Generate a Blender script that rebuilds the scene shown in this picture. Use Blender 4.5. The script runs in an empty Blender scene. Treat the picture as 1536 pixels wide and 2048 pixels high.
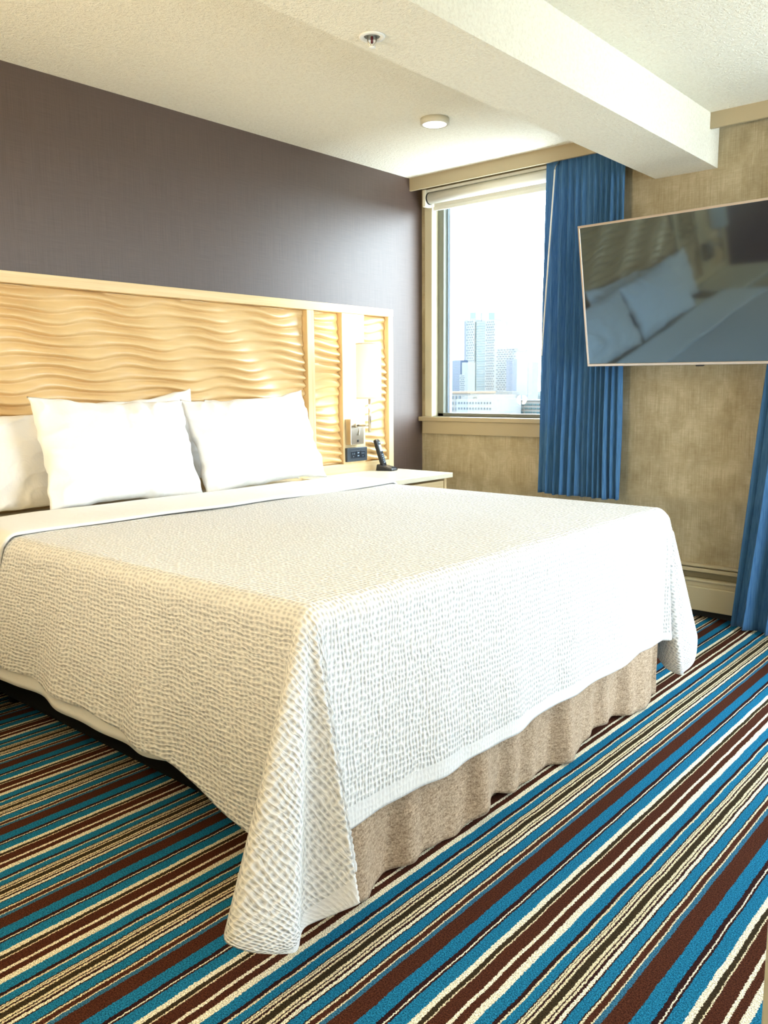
import bpy, bmesh, math, random
import numpy as np
from mathutils import Vector, Matrix
random.seed(4); np.random.seed(4)
SC = bpy.context.scene
COL = SC.collection
PI = math.pi

# ------------------------------------------------------------ camera
cam_d = bpy.data.cameras.new('camera'); cam = bpy.data.objects.new('camera', cam_d); COL.objects.link(cam)
cr = Vector((0.7560218, 0.65449068, -0.00854286)); cu = Vector((-0.0900577, 0.11693807, 0.98904757)); cf = Vector((-0.64832141, 0.74697218, -0.14734965))
M = Matrix((( cr.x, cu.x, -cf.x, 3.3385), (cr.y, cu.y, -cf.y, -4.2303), (cr.z, cu.z, -cf.z, 1.18), (0, 0, 0, 1)))
cam.matrix_world = M
cam_d.sensor_fit = 'HORIZONTAL'; cam_d.sensor_width = 36; cam_d.lens = 1660.36 / 1536 * 36
cam_d.clip_start = 0.05; cam_d.clip_end = 8000
SC.camera = cam

# ------------------------------------------------------------ world, lights, exposure
SC.view_settings.view_transform = 'Standard'; SC.view_settings.look = 'None'
SC.view_settings.gamma = 1; SC.view_settings.use_curve_mapping = False
SC.view_settings.exposure = 0.25
SC.cycles.max_bounces = 8; SC.cycles.diffuse_bounces = 5; SC.cycles.glossy_bounces = 4; SC.cycles.transmission_bounces = 6
SC.cycles.transparent_max_bounces = 12; SC.cycles.sample_clamp_indirect = 6; SC.cycles.caustics_reflective = False; SC.cycles.caustics_refractive = False
W = bpy.data.worlds.new('World'); SC.world = W; W.use_nodes = True
bg = W.node_tree.nodes['Background']; bg.inputs['Color'].default_value = (0.80, 0.91, 1.0, 1); bg.inputs['Strength'].default_value = 18.0

def area(name, loc, direction, sx, sy, power, color, portal=False, spread=180):
    l = bpy.data.lights.new(name, 'AREA'); l.shape = 'RECTANGLE'; l.size = sx; l.size_y = sy
    l.energy = power; l.color = color; l.spread = math.radians(spread)
    if portal: l.cycles.is_portal = True
    o = bpy.data.objects.new(name, l); COL.objects.link(o); o.location = loc
    o.rotation_euler = Vector(direction).to_track_quat('-Z', 'Y').to_euler()
    return o
area('sky_portal', (0.60, 0.16, 1.68), (0, -1, 0), 1.2, 1.45, 1, (1, 1, 1), True)
area('sky_portal', (3.125, 0.16, 1.25), (0, -1, 0), 1.7, 2.3, 1, (1, 1, 1), True)
area('sky_portal', (5.46, -1.275, 1.3), (-1, 0, 0), 2.2, 1.8, 1, (1, 1, 1), True)
WARM = (1.0, 0.84, 0.58)
area('warm_fill_down', (1.2, -5.3, 2.40), (0, 0, -1), 0.5, 0.5, 3, WARM)  # warm fill added out of view, shining down, without a fixture
area('warm_fill_down', (4.0, -5.3, 2.40), (0, 0, -1), 0.5, 0.5, 3, WARM)  # second downward fill added out of view
area('warm_fill_low', (1.3, -6.2, 0.95), (0, 1, 0.0), 1.6, 0.7, 3, WARM)  # low unseen fill added to warm the near side of the bed
area('warm_fill_up', (4.6, -4.6, 1.75), (0, 0, 1), 0.4, 0.4, 22, WARM)  # upward fill added out of view to brighten the ceiling
area('warm_fill_up', (1.6, -5.6, 1.2), (0, .35, 1), 0.5, 0.5, 128, WARM)  # stronger unseen fill added for bounce off the ceiling

# ------------------------------------------------------------ material helpers
def newmat(name):
    m = bpy.data.materials.new(name); m.use_nodes = True
    return m, m.node_tree.nodes, m.node_tree.links, m.node_tree.nodes['Principled BSDF']
def mat(name, col, rough=0.6, metal=0.0, spec=0.5, sheen=0.0, emit=None, es=0.0):
    m, n, l, b = newmat(name)
    b.inputs['Base Color'].default_value = (*col, 1); b.inputs['Roughness'].default_value = rough
    b.inputs['Metallic'].default_value = metal; b.inputs['Specular IOR Level'].default_value = spec
    b.inputs['Sheen Weight'].default_value = sheen
    if emit: b.inputs['Emission Color'].default_value = (*emit, 1); b.inputs['Emission Strength'].default_value = es
    return m
def node(n, t, **kw):
    x = n.new(t)
    for k, v in kw.items(): setattr(x, k, v)
    return x
def coords(n, l, scale=(1, 1, 1), kind='Object', rot=(0, 0, 0)):
    tc = n.new('ShaderNodeTexCoord'); mp = n.new('ShaderNodeMapping')
    mp.inputs['Scale'].default_value = scale; mp.inputs['Rotation'].default_value = rot
    l.new(tc.outputs[kind], mp.inputs['Vector']); return mp.outputs['Vector']
def noise(n, l, vec, scale=1.0, detail=4, rough=0.5, dist=0.0):
    x = n.new('ShaderNodeTexNoise'); x.inputs['Scale'].default_value = scale; x.inputs['Detail'].default_value = detail
    x.inputs['Roughness'].default_value = rough; x.inputs['Distortion'].default_value = dist
    l.new(vec, x.inputs['Vector']); return x.outputs['Fac']
def ramp(n, l, fac, stops, interp='LINEAR'):
    r = n.new('ShaderNodeValToRGB'); r.color_ramp.interpolation = interp; e = r.color_ramp.elements
    while len(e) > 1: e.remove(e[-1])
    e[0].position = stops[0][0]; e[0].color = (*stops[0][1], 1)
    for p, c in stops[1:]:
        k = e.new(p); k.color = (*c, 1)
    l.new(fac, r.inputs['Fac']); return r.outputs['Color']
def math_(n, l, op, a, b=None, clamp=False):
    x = n.new('ShaderNodeMath'); x.operation = op; x.use_clamp = clamp
    for i, v in enumerate((a, b)):
        if v is None: continue
        if isinstance(v, (int, float)): x.inputs[i].default_value = v
        else: l.new(v, x.inputs[i])
    return x.outputs[0]
def mixc(n, l, fac, a, b, blend='MIX'):
    x = n.new('ShaderNodeMix'); x.data_type = 'RGBA'; x.blend_type = blend
    for i, v in ((0, fac), (6, a), (7, b)):
        if isinstance(v, (int, float)): x.inputs[i].default_value = v
        elif isinstance(v, tuple): x.inputs[i].default_value = (*v, 1)
        else: l.new(v, x.inputs[i])
    return x.outputs[2]
def bump(n, l, b, h, strength=0.3, dist=0.01):
    x = n.new('ShaderNodeBump'); x.inputs['Strength'].default_value = strength; x.inputs['Distance'].default_value = dist
    l.new(h, x.inputs['Height']); l.new(x.outputs['Normal'], b.inputs['Normal'])

def m_ceiling():
    m, n, l, b = newmat('popcorn_plaster')
    v = coords(n, l)
    h = noise(n, l, v, 70, 3, 0.65); h2 = noise(n, l, v, 150, 2, 0.6)
    s = math_(n, l, 'ADD', math_(n, l, 'MULTIPLY', h, 0.7), math_(n, l, 'MULTIPLY', h2, 0.4))
    c = ramp(n, l, s, [(0.40, (0.84, 0.79, 0.66)), (0.6, (0.92, 0.88, 0.75))])
    l.new(c, b.inputs['Base Color']); b.inputs['Roughness'].default_value = 0.95; b.inputs['Specular IOR Level'].default_value = 0.1
    bump(n, l, b, s, 1.0, 0.010); return m
def m_wallpaper_beige():
    m, n, l, b = newmat('linen_wallpaper_beige')
    v1 = coords(n, l, (330, 330, 5.0)); f1 = noise(n, l, v1, 1, 3, 0.6)
    v2 = coords(n, l, (14, 14, 260)); f2 = noise(n, l, v2, 1, 3, 0.6)
    v3 = coords(n, l, (7, 7, 5)); f3 = noise(n, l, v3, 1, 5, 0.7, 0.3)
    f = math_(n, l, 'ADD', math_(n, l, 'MULTIPLY', f1, 0.36), math_(n, l, 'ADD', math_(n, l, 'MULTIPLY', f2, 0.20), math_(n, l, 'MULTIPLY', f3, 0.48)))
    c = ramp(n, l, f, [(0.38, (0.30, 0.24, 0.135)), (0.54, (0.45, 0.38, 0.245)), (0.68, (0.64, 0.57, 0.41))])
    l.new(c, b.inputs['Base Color']); b.inputs['Roughness'].default_value = 0.6; b.inputs['Specular IOR Level'].default_value = 0.25
    bump(n, l, b, f, 0.2, 0.002); return m
def m_wallpaper_dark():
    m, n, l, b = newmat('woven_wallpaper_dark_plum')
    v1 = coords(n, l, (260, 260, 5)); f1 = noise(n, l, v1, 1, 3, 0.6)
    v2 = coords(n, l, (8, 8, 300)); f2 = noise(n, l, v2, 1, 2, 0.6)
    f = math_(n, l, 'ADD', math_(n, l, 'MULTIPLY', f1, 0.6), math_(n, l, 'MULTIPLY', f2, 0.4))
    c = ramp(n, l, f, [(0.3, (0.046, 0.024, 0.016)), (0.7, (0.095, 0.058, 0.046))])
    l.new(c, b.inputs['Base Color']); b.inputs['Roughness'].default_value = 0.5; b.inputs['Specular IOR Level'].default_value = 1.0
    bump(n, l, b, f, 0.35, 0.001); return m
def m_wood(name='pale_maple', c0=(0.72, 0.53, 0.27), c1=(0.86, 0.68, 0.41), rough=0.38, axis='y'):
    m, n, l, b = newmat(name)
    sc = {'y': (40, 1.5, 40), 'z': (40, 40, 1.5)}[axis]
    v = coords(n, l, sc); f = noise(n, l, v, 1, 5, 0.6, 0.6)
    c = ramp(n, l, f, [(0.3, c0), (0.7, c1)])
    l.new(c, b.inputs['Base Color']); b.inputs['Roughness'].default_value = rough
    bump(n, l, b, f, 0.06, 0.001); return m
CB = {'K': (0.034, 0.010, 0.007), 'W': (0.86, 0.80, 0.62), 'B': (0.012, 0.15, 0.29), 'D': (0.028, 0.010, 0.010), 'C': (0.74, 0.65, 0.45),
      'M': (0.42, 0.30, 0.17), 'O': (0.036, 0.026, 0.014), 'R': (0.064, 0.021, 0.012), 'b': (0.03, 0.13, 0.23)}
ST = [(2.1369,'W'),(2.148,'B'),(2.175,'D'),(2.1836,'C'),(2.1880,'B'),(2.2062,'D'),(2.2104,'C'),(2.2132,'D'),(2.2142,'C'),(2.2190,'D'),(2.2237,'C'),(2.2286,'O'),(2.2439,'C'),(2.2503,'D'),(2.2523,'C'),(2.2577,'D'),(2.2642,'W'),(2.272,'D'),(2.2743,'B'),
      (2.2976,'D'),(2.3009,'C'),(2.3051,'R'),(2.3171,'C'),(2.3203,'b'),(2.3306,'R'),(2.37,'B'),(2.4001,'D'),(2.4105,'W'),(2.4145,'D'),(2.4194,'B'),(2.446,'W'),(2.459,'O'),(2.4694,'C'),(2.4726,'R'),(2.5023,'W'),(2.5092,'R'),(2.5264,'W')]
def m_carpet():
    m, n, l, b = newmat('striped_loop_carpet')
    P = 0.3931
    tc = n.new('ShaderNodeTexCoord'); sp = n.new('ShaderNodeSeparateXYZ'); l.new(tc.outputs['Object'], sp.inputs[0])
    vj = coords(n, l, (90, 220, 1)); j = noise(n, l, vj, 1, 2, 0.6)
    vj2 = coords(n, l, (9, 9, 1)); j2 = noise(n, l, vj2, 1, 2, 0.5)
    x = math_(n, l, 'ADD', sp.outputs['X'], math_(n, l, 'MULTIPLY', math_(n, l, 'SUBTRACT', j, 0.5), 0.0085))
    x = math_(n, l, 'ADD', x, math_(n, l, 'MULTIPLY', math_(n, l, 'SUBTRACT', j2, 0.5), 0.006))
    f = math_(n, l, 'FRACT', math_(n, l, 'DIVIDE', math_(n, l, 'SUBTRACT', x, 2.1369 - 10 * P), P))
    A = [((p - 2.1369) / P, CB[c]) for p, c in ST]
    half = A[:18]; rest = A[18:]
    c1 = ramp(n, l, f, half, 'CONSTANT'); c2 = ramp(n, l, f, [(0.0, half[-1][1])] + rest, 'CONSTANT')
    sel = math_(n, l, 'GREATER_THAN', f, rest[0][0])
    c = mixc(n, l, sel, c1, c2)
    # yarn tufts: fine speckle in tone
    vt = coords(n, l, (1, 1, 1)); t = noise(n, l, vt, 300, 2, 0.75)
    t2 = noise(n, l, vt, 620, 1, 0.7)
    tt = math_(n, l, 'ADD', math_(n, l, 'MULTIPLY', t, 0.6), math_(n, l, 'MULTIPLY', t2, 0.4))
    sp2 = ramp(n, l, tt, [(0.40, (0.30, 0.32, 0.34)), (0.5, (0.92, 0.93, 0.94)), (0.60, (2.0, 1.95, 1.9))])
    c = mixc(n, l, 1.0, c, sp2, 'MULTIPLY')
    l.new(c, b.inputs['Base Color']); b.inputs['Roughness'].default_value = 1.0; b.inputs['Specular IOR Level'].default_value = 0.05
    bump(n, l, b, tt, 0.7, 0.004); return m
def m_coverlet():
    m, n, l, b = newmat('white_seersucker_coverlet')
    uv = n.new('ShaderNodeTexCoord'); mp = n.new('ShaderNodeMapping'); l.new(uv.outputs['UV'], mp.inputs['Vector'])
    wn = n.new('ShaderNodeTexNoise'); wn.inputs['Scale'].default_value = 14; wn.inputs['Detail'].default_value = 1; l.new(uv.outputs['UV'], wn.inputs['Vector'])
    off = n.new('ShaderNodeVectorMath'); off.operation = 'SCALE'; off.inputs['Scale'].default_value = 0.02
    l.new(wn.outputs['Color'], off.inputs[0])
    ad = n.new('ShaderNodeVectorMath'); ad.operation = 'ADD'; l.new(mp.outputs[0], ad.inputs[0]); l.new(off.outputs[0], ad.inputs[1])
    ml = n.new('ShaderNodeVectorMath'); ml.operation = 'MULTIPLY'; ml.inputs[1].default_value = (1 / 0.0155, 1 / 0.0118, 1); l.new(ad.outputs[0], ml.inputs[0])
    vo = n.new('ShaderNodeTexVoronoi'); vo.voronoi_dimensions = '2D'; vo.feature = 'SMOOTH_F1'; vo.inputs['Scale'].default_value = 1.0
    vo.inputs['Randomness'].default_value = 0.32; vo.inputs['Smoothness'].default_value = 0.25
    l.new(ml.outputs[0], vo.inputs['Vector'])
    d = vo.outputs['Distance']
    c = ramp(n, l, d, [(0.06, (0.57, 0.58, 0.60)), (0.30, (0.73, 0.74, 0.75)), (0.44, (0.88, 0.88, 0.88))])  # dimple centres greyed in the colour, standing in for shade in the recesses
    sx = n.new('ShaderNodeSeparateXYZ'); l.new(uv.outputs['UV'], sx.inputs[0])
    hemf = math_(n, l, 'GREATER_THAN', sx.outputs['X'], 2.600)      # plain stitched hem along the foot edge
    c = mixc(n, l, hemf, c, (0.84, 0.84, 0.85))
    mw = n.new('ShaderNodeVectorMath'); mw.operation = 'MULTIPLY'; mw.inputs[1].default_value = (28, 95, 1); l.new(ad.outputs[0], mw.inputs[0])
    d = math_(n, l, 'ADD', d, math_(n, l, 'MULTIPLY', noise(n, l, mw.outputs[0], 1, 2, 0.5, 0.6), 0.9))
    d = math_(n, l, 'ADD', math_(n, l, 'MULTIPLY', d, math_(n, l, 'SUBTRACT', 1.0, math_(n, l, 'MULTIPLY', hemf, .75))), math_(n, l, 'MULTIPLY', hemf, .35))
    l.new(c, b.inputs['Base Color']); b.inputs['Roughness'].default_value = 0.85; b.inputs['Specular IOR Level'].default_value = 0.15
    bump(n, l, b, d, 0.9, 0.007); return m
def m_cloth(name, col, wr=0.35, scale=14, rough=0.8):
    m, n, l, b = newmat(name)
    v = coords(n, l, (1, 1, 1)); f = noise(n, l, v, scale, 3, 0.55, 0.8)
    vw = coords(n, l, (1, 1, 1)); w = noise(n, l, vw, 900, 1, 0.5)
    s = math_(n, l, 'ADD', f, math_(n, l, 'MULTIPLY', w, 0.02))
    b.inputs['Base Color'].default_value = (*col, 1); b.inputs['Roughness'].default_value = rough; b.inputs['Specular IOR Level'].default_value = 0.2
    bump(n, l, b, s, wr, 0.012); return m
def m_skirt():
    m, n, l, b = newmat('taupe_heathered_skirt')
    v = coords(n, l, (1, 1, 1)); v2 = coords(n, l, (60, 60, 190)); f = math_(n, l, 'ADD', math_(n, l, 'MULTIPLY', noise(n, l, v, 210, 3, 0.7), .6), math_(n, l, 'MULTIPLY', noise(n, l, v2, 1, 3, 0.7), .4))
    c = ramp(n, l, f, [(0.38, (0.20, 0.13, 0.08)), (0.62, (0.60, 0.46, 0.33))])
    l.new(c, b.inputs['Base Color']); b.inputs['Roughness'].default_value = 0.9; bump(n, l, b, f, 0.3, 0.002); return m
def m_curtain():
    m, n, l, b = newmat('blue_slub_curtain')
    v = coords(n, l, (260, 260, 9)); f = noise(n, l, v, 1, 3, 0.6)
    c = ramp(n, l, f, [(0.3, (0.035, 0.125, 0.29)), (0.7, (0.095, 0.24, 0.46))])
    l.new(c, b.inputs['Base Color']); b.inputs['Roughness'].default_value = 0.75; b.inputs['Specular IOR Level'].default_value = 0.2
    b.inputs['Sheen Weight'].default_value = 0.15
    tr = n.new('ShaderNodeBsdfTranslucent'); l.new(c, tr.inputs['Color'])
    mx = n.new('ShaderNodeMixShader'); mx.inputs[0].default_value = 0.22
    out = n['Material Output']; l.new(b.outputs[0], mx.inputs[1]); l.new(tr.outputs[0], mx.inputs[2]); l.new(mx.outputs[0], out.inputs['Surface'])
    bump(n, l, b, f, 0.3, 0.002); return m
def m_glass():
    m, n, l, b = newmat('window_glass')
    t = n.new('ShaderNodeBsdfTransparent'); t.inputs[0].default_value = (0.97, 0.985, 0.98, 1)
    g = n.new('ShaderNodeBsdfGlossy'); g.inputs['Roughness'].default_value = 0.0
    mx = n.new('ShaderNodeMixShader'); mx.inputs[0].default_value = 0.05
    l.new(t.outputs[0], mx.inputs[1]); l.new(g.outputs[0], mx.inputs[2]); l.new(mx.outputs[0], n['Material Output'].inputs['Surface'])
    return m
def m_shade():
    m, n, l, b = newmat('lit_linen_lamp_shade')
    b.inputs['Base Color'].default_value = (0.85, 0.80, 0.68, 1); b.inputs['Roughness'].default_value = 0.9
    b.inputs['Emission Color'].default_value = (1.0, 0.93, 0.78, 1); b.inputs['Emission Strength'].default_value = 0.42
    return m

CEIL = m_ceiling(); BEIGE = m_wallpaper_beige(); PLUM = m_wallpaper_dark(); CARPET = m_carpet()
WOODY = m_wood('pale_maple_rails', axis='y'); WOODZ = m_wood('pale_maple_boards', axis='z')
CARVED = m_wood('pale_maple_carved', (0.66, 0.45, 0.21), (0.77, 0.56, 0.29), 0.30, 'y')
TRIMM = mat('satin_tan_trim', (0.40, 0.325, 0.20), 0.45)
HEATM = mat('satin_cream_metal', (0.52, 0.44, 0.28), 0.4)
FRAMEC = mat('cream_window_casing', (0.60, 0.55, 0.38), 0.45)
FRAMEG = mat('grey_window_sash', (0.17, 0.18, 0.15), 0.4)
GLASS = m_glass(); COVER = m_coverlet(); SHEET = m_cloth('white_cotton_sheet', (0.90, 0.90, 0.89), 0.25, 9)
PILLOW = m_cloth('white_pillowcase', (0.90, 0.90, 0.90), 0.55, 11)
MATT = m_cloth('ivory_mattress_cover', (0.80, 0.74, 0.60), 0.1, 20); SKIRT = m_skirt(); CURT = m_curtain()
BLACKF = mat('black_base_fabric', (0.006, 0.006, 0.006), 0.95, spec=0.05)
CHROME = mat('brushed_nickel', (0.55, 0.50, 0.42), 0.28, 1.0)
BLACKP = mat('black_plastic', (0.012, 0.013, 0.015), 0.35)
SLATE = mat('slate_grey_plastic', (0.035, 0.05, 0.07), 0.4)
SLATE2 = mat('dark_slate_plastic', (0.008, 0.016, 0.03), 0.3)
SILVER = mat('silver_bezel', (0.62, 0.55, 0.50), 0.32, 0.9)
def m_screen():
    m, n, l, b = newmat('glossy_dark_screen')
    b.inputs['Base Color'].default_value = (0.010, 0.009, 0.018, 1); b.inputs['Roughness'].default_value = 0.5; b.inputs['Specular IOR Level'].default_value = 0.2
    g = n.new('ShaderNodeBsdfGlossy'); g.inputs['Roughness'].default_value = 0.05; g.inputs['Color'].default_value = (0.50, 0.78, 1.0, 1)
    mx = n.new('ShaderNodeMixShader'); mx.inputs[0].default_value = 0.17
    l.new(b.outputs[0], mx.inputs[1]); l.new(g.outputs[0], mx.inputs[2]); l.new(mx.outputs[0], n['Material Output'].inputs['Surface'])
    return m
SCREEN = m_screen()
WHITEM = mat('white_metal', (0.85, 0.85, 0.82), 0.35)
BLINDM = mat('white_blind_fabric', (0.82, 0.82, 0.74), 0.6)
GREYW = mat('sprinkler_grey', (0.30, 0.33, 0.32), 0.5)
STONE = mat('cream_stone_top', (0.82, 0.76, 0.60), 0.25)
SHADE = m_shade()
DISCM = mat('lit_disc_diffuser', (0.9, 0.9, 0.85), 0.6, emit=(1.0, 0.97, 0.9), es=1.6)
CREAMR = mat('cream_light_ring', (0.62, 0.58, 0.46), 0.5)

# ------------------------------------------------------------ mesh helpers
def obj(name, bm, m, parent=None, smooth=False, bevel=0.0):
    me = bpy.data.meshes.new(name); bm.normal_update(); bm.to_mesh(me); bm.free()
    o = bpy.data.objects.new(name, me); COL.objects.link(o)
    if m: me.materials.append(m)
    if smooth:
        for p in me.polygons: p.use_smooth = True
    if parent is not None: o.parent = parent
    if bevel:
        md = o.modifiers.new('bevel', 'BEVEL'); md.width = bevel; md.segments = 2; md.limit_method = 'ANGLE'
    return o
def bx(bm, x0, x1, y0, y1, z0, z1, mtx=None):
    vs = [bm.verts.new((x, y, z)) for z in (z0, z1) for x, y in ((x0, y0), (x1, y0), (x1, y1), (x0, y1))]
    if mtx is not None:
        for v in vs: v.co = mtx @ v.co
    for f in ((3, 2, 1, 0), (4, 5, 6, 7), (0, 1, 5, 4), (1, 2, 6, 5), (2, 3, 7, 6), (3, 0, 4, 7)): bm.faces.new([vs[i] for i in f])
    return vs
def box(name, m, b, parent=None, bevel=0.0):
    bm = bmesh.new(); bx(bm, *b); return obj(name, bm, m, parent, bevel=bevel)
def tube(bm, pts, r, seg=12, caps=True):
    rings = []; pts = [Vector(p) for p in pts]
    for i, p in enumerate(pts):
        d = (pts[min(i + 1, len(pts) - 1)] - pts[max(i - 1, 0)]).normalized()
        a = d.orthogonal().normalized() if i == 0 else (a - d * a.dot(d)).normalized()
        b = d.cross(a); rr = r[i] if isinstance(r, (list, tuple)) else r
        rings.append([bm.verts.new(p + (a * math.cos(t) + b * math.sin(t)) * rr) for t in [2 * PI * k / seg for k in range(seg)]])
    for A, B in zip(rings, rings[1:]):
        for k in range(seg): bm.faces.new((A[k], A[(k + 1) % seg], B[(k + 1) % seg], B[k]))
    if caps: bm.faces.new(rings[0][::-1]); bm.faces.new(rings[-1])
def lathe(bm, prof, c, axis='z', seg=32):
    rings = []
    for r, h in prof:
        ring = []
        for k in range(seg):
            t = 2 * PI * k / seg; a, b_ = r * math.cos(t), r * math.sin(t)
            p = {'z': (a, b_, h), 'x': (h, a, b_), 'y': (b_, h, a)}[axis]
            ring.append(bm.verts.new((c[0] + p[0], c[1] + p[1], c[2] + p[2])))
        rings.append(ring)
    for A, B in zip(rings, rings[1:]):
        for k in range(seg): bm.faces.new((A[k], A[(k + 1) % seg], B[(k + 1) % seg], B[k]))
    if prof[0][0] > 1e-6: bm.faces.new(rings[0][::-1])
    if prof[-1][0] > 1e-6: bm.faces.new(rings[-1])
def empty(name, loc=(0, 0, 0)):
    o = bpy.data.objects.new(name, None); COL.objects.link(o); o.location = loc; o.empty_display_size = 0.1; return o
def tag(o, label=None, cat=None, group=None, kind=None):
    if label: o['label'] = label
    if cat: o['category'] = cat
    if group: o['group'] = group
    if kind: o['kind'] = kind
    return o
def grid_obj(name, P, m, parent=None, UV=None, smooth=True, close=False):
    """P: (nu, nv, 3) array -> quad mesh"""
    nu, nv = P.shape[:2]; me = bpy.data.meshes.new(name)
    idx = np.arange(nu * nv).reshape(nu, nv)
    q = np.stack([idx[:-1, :-1], idx[1:, :-1], idx[1:, 1:], idx[:-1, 1:]], -1).reshape(-1, 4)
    me.vertices.add(nu * nv); me.vertices.foreach_set('co', P.reshape(-1).astype('f'))
    me.loops.add(q.size); me.loops.foreach_set('vertex_index', q.reshape(-1).astype('i'))
    me.polygons.add(len(q)); me.polygons.foreach_set('loop_start', (np.arange(len(q)) * 4).astype('i'))
    me.polygons.foreach_set('use_smooth', np.full(len(q), smooth))
    if UV is not None:
        l = me.uv_layers.new(name='UVMap'); l.data.foreach_set('uv', UV.reshape(-1, 2)[q.reshape(-1)].reshape(-1).astype('f'))
    me.update(calc_edges=True); me.validate()
    me.materials.append(m); o = bpy.data.objects.new(name, me); COL.objects.link(o)
    if parent is not None: o.parent = parent
    return o
def sn(x, seed, freqs=(1, 2.3, 4.1), amps=(1, .5, .3)):
    r = np.random.RandomState(seed); y = 0
    for f, a in zip(freqs, amps): y = y + a * np.sin(2 * PI * f * x + r.rand() * 6.28)
    return y
def noise2(U, V, seed, n=14, fmin=1, fmax=6):
    r = np.random.RandomState(seed); y = 0
    for k in range(n):
        f = fmin + (fmax - fmin) * r.rand(); a = r.rand() * 2 * PI
        y = y + np.sin(2 * PI * f * (U * math.cos(a) + V * math.sin(a)) + r.rand() * 6.28) / f ** 0.7
    return y / n ** 0.5

# ------------------------------------------------------------ room shell
H = 2.44; XR = 5.3; YB = -6.6
W1 = (0.03, 1.17, 1.0, 2.38); W2 = (2.35, 3.90, 0.28, 2.36); W3 = (-2.3, -0.25, 0.5, 2.1)
def struct(name, m, b, label=None, bevel=0): return tag(box(name, m, b, bevel=bevel), label=label, kind='structure')
struct('floor', CARPET, (-0.15, XR + .15, YB - .15, 0.15, -0.1, 0.0), 'striped loop carpet in blue brown and cream')
struct('ceiling', CEIL, (-0.15, XR + .15, YB - .15, 0.15, H, H + .1), 'cream popcorn textured ceiling')
struct('wall_head', PLUM, (-0.15, 0, YB, 0.15, 0, H), 'dark plum woven wallpaper wall behind the bed')
bm = bmesh.new()
for b in ((XR, XR + .15, YB, .15, 0, W3[2]), (XR, XR + .15, YB, .15, W3[3], H), (XR, XR + .15, YB, W3[0], W3[2], W3[3]), (XR, XR + .15, W3[1], .15, W3[2], W3[3])): bx(bm, *b)
tag(obj('wall_right', bm, BEIGE), 'beige wall at the right side of the room with a wide window added for fill light', kind='structure')
w3 = tag(empty('added_window_3', (XR, -1.85, .6)), 'wide unseen window added in the right wall to light the bed foot', kind='structure')  # opening added out of view so daylight reaches the foot of the bed
for nm, m_, b in (('window_frame', FRAMEG, (.05, .10, W3[0], W3[0] + .05, .5, 2.1)), ('window_frame', FRAMEG, (.05, .10, W3[1] - .05, W3[1], .5, 2.1)), ('window_frame', FRAMEG, (.05, .10, W3[0], W3[1], .5, .55)),
                  ('window_frame', FRAMEG, (.05, .10, W3[0], W3[1], 2.05, 2.1)), ('mullion', FRAMEG, (.05, .10, -1.30, -1.25, .5, 2.1)), ('window_pane', GLASS, (.072, .076, W3[0] + .02, W3[1] - .02, .52, 2.08))):
    box(nm, m_, (b[0], b[1], b[2] + 1.85, b[3] + 1.85, b[4] - .6, b[5] - .6), w3)

struct('wall_back', BEIGE, (0, XR, YB - .15, YB, 0, H), 'beige wall opposite the windows')
# window wall with two openings
bm = bmesh.new()
for b in ((0, XR, 0, .15, 0, W2[2]), (0, W2[0], 0, .15, W2[2], W1[2]), (0, XR, 0, .15, W1[3], H), (0, W1[0], 0, .15, W1[2], W1[3]),
          (W1[1], W2[0], 0, .15, W1[2], W1[3]), (W2[1], XR, 0, .15, W2[2], W1[3]), (W2[0], W2[1], 0, .15, W2[3], W1[3])): bx(bm, *b)
tag(obj('wall_window', bm, BEIGE), 'beige linen textured wallpaper wall with the windows', kind='structure')
struct('ceiling_beam', CEIL, (1.503, 1.812, YB, 0, 2.215, H), 'cream textured beam running from the window wall')
struct('trim_1', TRIMM, (0.0, 1.503, -0.122, -0.106, 2.367, H), 'tan valance board over the window')
struct('trim_2', TRIMM, (1.812, XR, -0.122, -0.106, 2.368, H), 'tan valance board right of the beam')

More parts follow.
